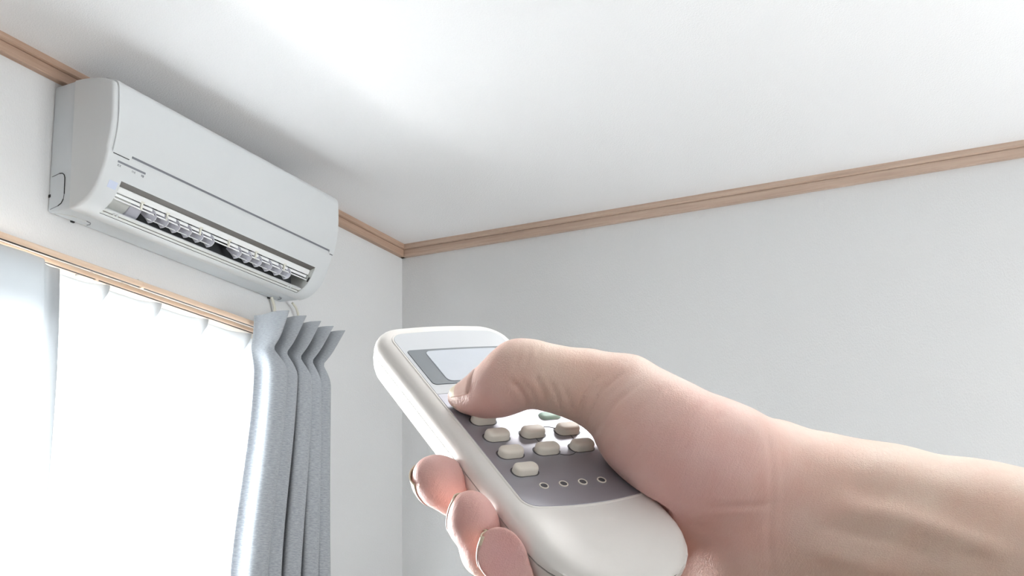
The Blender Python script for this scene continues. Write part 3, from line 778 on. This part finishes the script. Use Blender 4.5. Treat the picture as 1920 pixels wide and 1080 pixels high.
def surface_nets(f, g0, step):
    s = f < 0
    nx, ny, nz_ = f.shape
    cs = [s[i:nx-1+i, j:ny-1+j, k:nz_-1+k] for i in (0, 1) for j in (0, 1) for k in (0, 1)]
    cnt = sum(c_.astype(np.int8) for c_ in cs)
    act = (cnt > 0) & (cnt < 8)
    idx = np.full(act.shape, -1, np.int64); I = np.argwhere(act); idx[act] = np.arange(len(I))
    pos = np.zeros((len(I), 3)); num = np.zeros(len(I))
    corners = [(i, j, k) for i in (0, 1) for j in (0, 1) for k in (0, 1)]
    val = {c_: f[I[:, 0]+c_[0], I[:, 1]+c_[1], I[:, 2]+c_[2]] for c_ in corners}
    for c_ in corners:
        for ax in range(3):
            if c_[ax]: continue
            e_ = list(c_); e_[ax] = 1; e_ = tuple(e_)
            a, b = val[c_], val[e_]; m_ = (a < 0) != (b < 0)
            t_ = np.where(m_, a/(a-b+1e-12*(a == b)), 0)
            p = np.array(c_, float)[None, :].repeat(len(I), 0); p[:, ax] += t_
            pos[m_] += p[m_]; num[m_] += 1
    pos = I+pos/np.maximum(num, 1)[:, None]
    quads = []
    for ax in range(3):
        o1, o2 = [(1, 2), (2, 0), (0, 1)][ax]
        sl0 = [slice(None)]*3; sl1 = [slice(None)]*3; sl0[ax] = slice(0, -1); sl1[ax] = slice(1, None)
        ch = s[tuple(sl0)] != s[tuple(sl1)]
        E_ = np.argwhere(ch)
        ok = (E_[:, o1] > 0) & (E_[:, o2] > 0) & (E_[:, o1] < f.shape[o1]-1) & (E_[:, o2] < f.shape[o2]-1)
        E_ = E_[ok]
        def at_(d1, d2):
            q = E_.copy(); q[:, o1] -= d1; q[:, o2] -= d2; return idx[q[:, 0], q[:, 1], q[:, 2]]
        q = np.stack([at_(0, 0), at_(1, 0), at_(1, 1), at_(0, 1)], 1)
        flip = s[E_[:, 0], E_[:, 1], E_[:, 2]]
        q[~flip] = q[~flip][:, ::-1]
        quads.append(q[(q >= 0).all(1)])
    return g0+pos*step, np.concatenate(quads)
hand[0] = BIG; hand[-1] = BIG; hand[:, 0] = BIG; hand[:, -1] = BIG; hand[:, :, 0] = BIG; hand[:, :, -1] = BIG
hv, hq = surface_nets(hand, G0, STEP)
del hand
# relax the net a little
def relax(v, q, it, lam=.5):
    e_ = np.concatenate([q[:, [0, 1]], q[:, [1, 2]], q[:, [2, 3]], q[:, [3, 0]]]); e_ = np.concatenate([e_, e_[:, ::-1]])
    deg = np.bincount(e_[:, 0], minlength=len(v)).astype(float)
    for _ in range(it):
        acc = np.stack([np.bincount(e_[:, 0], v[e_[:, 1], k], len(v)) for k in range(3)], 1)/np.maximum(deg, 1)[:, None]
        v = v+lam*(acc-v)
    return v
hv = relax(hv, hq, 3)

def skin_mat():
    m, t, b = nt('skin')
    tc = N(t, 'ShaderNodeTexCoord')
    n1 = N(t, 'ShaderNodeTexNoise', Scale=28.0, Detail=4.0); t.links.new(tc.outputs['Object'], n1.inputs['Vector'])
    at_ = N(t, 'ShaderNodeAttribute', attribute_name='flush')
    mx = N(t, 'ShaderNodeMix'); mx.data_type = 'RGBA'; mx.inputs[6].default_value = (.80, .625, .515, 1); mx.inputs[7].default_value = (.80, .475, .465, 1)
    t.links.new(at_.outputs['Fac'], mx.inputs[0])
    m2 = N(t, 'ShaderNodeMix'); m2.data_type = 'RGBA'; m2.blend_type = 'MULTIPLY'; m2.inputs[0].default_value = 1
    cr = N(t, 'ShaderNodeValToRGB'); cr.color_ramp.elements[0].position = .3; cr.color_ramp.elements[1].position = .7
    cr.color_ramp.elements[0].color = (.92, .89, .88, 1); cr.color_ramp.elements[1].color = (1, 1, 1, 1)
    t.links.new(n1.outputs['Fac'], cr.inputs[0]); t.links.new(mx.outputs[2], m2.inputs[6]); t.links.new(cr.outputs[0], m2.inputs[7]); t.links.new(m2.outputs[2], b.inputs['Base Color'])
    b.inputs['Roughness'].default_value = .48; b.inputs['Specular IOR Level'].default_value = .4
    b.inputs['Subsurface Weight'].default_value = .08; b.inputs['Subsurface Radius'].default_value = (1, .35, .2); b.inputs['Subsurface Scale'].default_value = .004
    n3 = N(t, 'ShaderNodeTexNoise', Scale=46.0, Detail=3.0, Roughness=.6); t.links.new(tc.outputs['Object'], n3.inputs['Vector'])
    cr3 = N(t, 'ShaderNodeValToRGB'); cr3.color_ramp.elements[0].position = .40; cr3.color_ramp.elements[1].position = .68
    cr3.color_ramp.elements[0].color = (1, 1, 1, 1); cr3.color_ramp.elements[1].color = (.98, .89, .87, 1)
    m3 = N(t, 'ShaderNodeMix'); m3.data_type = 'RGBA'; m3.blend_type = 'MULTIPLY'; m3.inputs[0].default_value = 1
    t.links.new(n3.outputs['Fac'], cr3.inputs[0]); t.links.new(m2.outputs[2], m3.inputs[6]); t.links.new(cr3.outputs[0], m3.inputs[7]); t.links.new(m3.outputs[2], b.inputs['Base Color'])
    # relief: pores and fine creases running across the thumb and wrist
    v1 = N(t, 'ShaderNodeTexVoronoi', Scale=2200.0); t.links.new(tc.outputs['Object'], v1.inputs['Vector'])
    mr_ = N(t, 'ShaderNodeMapping'); mr_.inputs['Rotation'].default_value = (0, 0, -YAW); t.links.new(tc.outputs['Object'], mr_.inputs[0])
    ms_ = N(t, 'ShaderNodeMapping'); ms_.inputs['Rotation'].default_value = (0, math.radians(-26), 0); t.links.new(mr_.outputs[0], ms_.inputs[0])
    mt_ = N(t, 'ShaderNodeMapping'); mt_.inputs['Scale'].default_value = (1000, 420, 110); t.links.new(ms_.outputs[0], mt_.inputs[0])
    n2 = N(t, 'ShaderNodeTexNoise', Scale=1.0, Detail=5.0, Roughness=.62, Distortion=.6); t.links.new(mt_.outputs[0], n2.inputs['Vector'])
    ml = N(t, 'ShaderNodeMath', operation='MULTIPLY'); ml.inputs[1].default_value = .25; t.links.new(v1.outputs['Distance'], ml.inputs[0])
    ad = N(t, 'ShaderNodeMath', operation='ADD'); t.links.new(ml.outputs[0], ad.inputs[0]); t.links.new(n2.outputs['Fac'], ad.inputs[1])
    bp = N(t, 'ShaderNodeBump', Strength=.42, Distance=.0008); t.links.new(ad.outputs[0], bp.inputs['Height']); t.links.new(bp.outputs[0], b.inputs['Normal'])
    return m
M_SKIN = skin_mat()
M_NAIL = plain('fingernail', (.66, .44, .38), .3, .5, noise=.05, nscale=300)
M_NAILT = plain('fingernail_tip', (.72, .62, .47), .35, .5, noise=.05, nscale=300)

# creases: grooves (and a few ridges) worked into the surface
def normals(v, q):
    n_ = np.cross(v[q[:, 2]]-v[q[:, 0]], v[q[:, 3]]-v[q[:, 1]]); out = np.zeros_like(v)
    for k in range(4):
        for ax in range(3): out[:, ax] += np.bincount(q[:, k], n_[:, ax], len(v))
    return out/(np.linalg.norm(out, axis=1)[:, None]+1e-9)
hn = normals(hv, hq)
sgn = np.sign(((hv[hq[:, 0]]-hv[hq[:, 2]]).sum()*0)+np.einsum('ij,ij->i', hn, hv-hv.mean(0)).sum()); hn *= sgn
pu = U0+F0*hv[:, 0]/hv[:, 2]; pv = V0-F0*hv[:, 1]/hv[:, 2]
front = (np.einsum('ij,ij->i', hn, hv) < 0) & (hv[:, 2] < 452)
def crease(pts, depth, sig):
    d2 = np.full(len(hv), 1e9); P_ = np.array(pts, float)
    tt = np.zeros(len(hv)); L_ = len(P_)-1
    for i in range(L_):
        a, b = P_[i], P_[i+1]; e_ = b-a; t_ = np.clip(((pu-a[0])*e_[0]+(pv-a[1])*e_[1])/(e_@e_), 0, 1)
        dd = (pu-a[0]-t_*e_[0])**2+(pv-a[1]-t_*e_[1])**2; better = dd < d2
        d2 = np.where(better, dd, d2); tt = np.where(better, (i+t_)/L_, tt)
    fade = np.clip(np.minimum(tt, 1-tt)*5+.25, 0, 1)
    return np.where(front, -depth*fade*(np.exp(-d2/sig**2)-.35*np.exp(-d2/(2.2*sig)**2)), 0)
disp = np.zeros(len(hv))
for pts, dp, sg in (
    ([(958, 716), (972, 727), (984, 745), (990, 764)], 1.5, 6), ([(975, 712), (995, 735), (1004, 768)], 0.80, 5.5),
    ([(1003, 702), (1020, 735), (1032, 770)], 0.72, 5.5), ([(1028, 712), (1044, 740), (1056, 776)], 0.64, 5.5), ([(1056, 722), (1066, 750), (1074, 782)], 0.64, 5.5),
    ([(1120, 705), (1092, 740), (1084, 788)], 0.80, 5.5), ([(1165, 700), (1122, 735), (1096, 795)], 0.88, 6), ([(1205, 712), (1150, 760), (1108, 822)], 0.72, 6),
    ([(1245, 722), (1190, 775), (1140, 850)], 0.64, 6), ([(1290, 738), (1225, 800), (1170, 880)], 0.56, 6), ([(1330, 752), (1265, 810), (1215, 880)], 0.56, 6), ([(1365, 770), (1310, 815), (1260, 860)], 0.48, 6),
    ([(976, 646), (972, 668), (966, 690)], .3, 5), ([(994, 646), (990, 668), (984, 688)], .3, 5), ([(1012, 648), (1008, 668)], .25, 5),
    ([(1236, 930), (1290, 942), (1350, 950), (1420, 950), (1450, 945)], .5, 8), ([(1262, 960), (1300, 985), (1350, 1000)], .35, 8),
    ([(1432, 795), (1446, 850), (1448, 930), (1440, 1010), (1450, 1085)], .4, 8), ([(1462, 830), (1470, 900), (1462, 990)], .2, 9), ([(1405, 800), (1380, 830), (1330, 850)], .35, 8),
    ([(1560, 950), (1680, 968), (1790, 1005), (1900, 1040)], -1.7, 22), ([(1530, 985), (1660, 1015), (1760, 1050)], .8, 18), ([(1560, 905), (1700, 925), (1850, 965)], .5, 24),
    ([(1520, 1030), (1620, 1060), (1700, 1085)], -.9, 20)):
    disp += crease(pts, dp, sg)
hv = hv+hn*disp[:, None]
cen = lc(40, -30, -20)
hv0 = hv.copy()
HM = Matrix((RIGHT*.001, UP*.001, FWD*.001)).transposed()
me = bpy.data.meshes.new('hand')
wv = (hv-cen) @ np.array(HM).T
me.from_pydata(wv.tolist(), [], hq[:, ::-1].tolist()); me.update()
flush = np.zeros(len(hv))
for pts in FING:
    c_ = pts[-2][0]; flush = np.maximum(flush, np.exp(-(np.linalg.norm(hv-c_, axis=1)/17)**2))
flush = np.maximum(flush, .75*np.exp(-(np.linalg.norm(hv-at(920, 750, 410), axis=1)/17)**2))
flush = np.maximum(flush, .8*np.exp(-(np.linalg.norm((hv-at(1270, 930, 405))*np.array([.8, .8, .5]), axis=1)/32)**2))
a_ = me.attributes.new('flush', 'FLOAT', 'POINT'); a_.data.foreach_set('value', flush.astype(np.float32))
ho_ = link('hand', me, M_SKIN, None, True)
ho_.location = c2w(cen)
tag(ho_, 'bare right hand and forearm gripping the remote, thumb on its buttons', 'hand')
from mathutils.bvhtree import BVHTree
HB = BVHTree.FromPolygons(hv.tolist(), hq.tolist())
def nail(base, tip, nrm, half, far=25, lift=.28):
    """a curved plate lying on the fingertip from base to tip, its free edge a little past the flesh"""
    d = (tip-base); L_ = np.linalg.norm(d); d /= L_; nrm = nrm-d*(nrm@d); nrm /= np.linalg.norm(nrm); sd = np.cross(d, nrm)
    vs, fs = [], []; nu, nv = 12, 16
    last = [None]*(nu+1)
    for j in range(nv+1):
        t_ = j/nv
        for i in range(nu+1):
            q = 2*i/nu-1; a = math.radians(half)*q
            tl = t_*L_*(1-.06*q*q*t_)+.9*q*q*(1-t_)*1.2
            o_ = base+d*tl; dr = nrm*math.cos(a)+sd*math.sin(a)
            h_ = HB.ray_cast(Vector(o_+dr*far), Vector(-dr), far)
            r = (far-h_[3]) if h_[0] is not None else 0
            if last[i] is not None and (h_[0] is None or r < last[i]-.55): r = last[i]-.42
            last[i] = r
            r += lift*(1-abs(q)**5)
            if t_ < .15: r -= .45*(1-t_/.15)
            vs.append(o_+dr*r)
    for j in range(nv):
        for i in range(nu):
            a = j*(nu+1)+i; fs.append((a, a+1, a+nu+2, a+nu+1))
    me = bpy.data.meshes.new('fingernail'); me.from_pydata(((np.array(vs)-cen) @ np.array(HM).T).tolist(), [], fs); me.update()
    me.materials.append(M_NAIL); me.materials.append(M_NAILT)
    for p in me.polygons:
        p.use_smooth = True
        if p.index >= nu*(nv-4): p.material_index = 1
    o = bpy.data.objects.new('fingernail', me); C.objects.link(o); o.parent = ho_
    s_ = o.modifiers.new('thickness', 'SOLIDIFY'); s_.thickness = .0004; s_.offset = 0
    return o
nail(at(906, 738, 411.5), at(851, 746, 416.2), np.array([-.35, .72, -.60]), 56)
for pts in FING[1:]:
    a, b = pts[-2][0], pts[-1][0]; d = (b-a)/np.linalg.norm(b-a)
    nail(a-d*3.5, b+d*(pts[-1][1]-1.2), np.array([-.62, -.45, .75]), 46, pts[-2][1]+1.2)
bpy.context.view_layer.update()
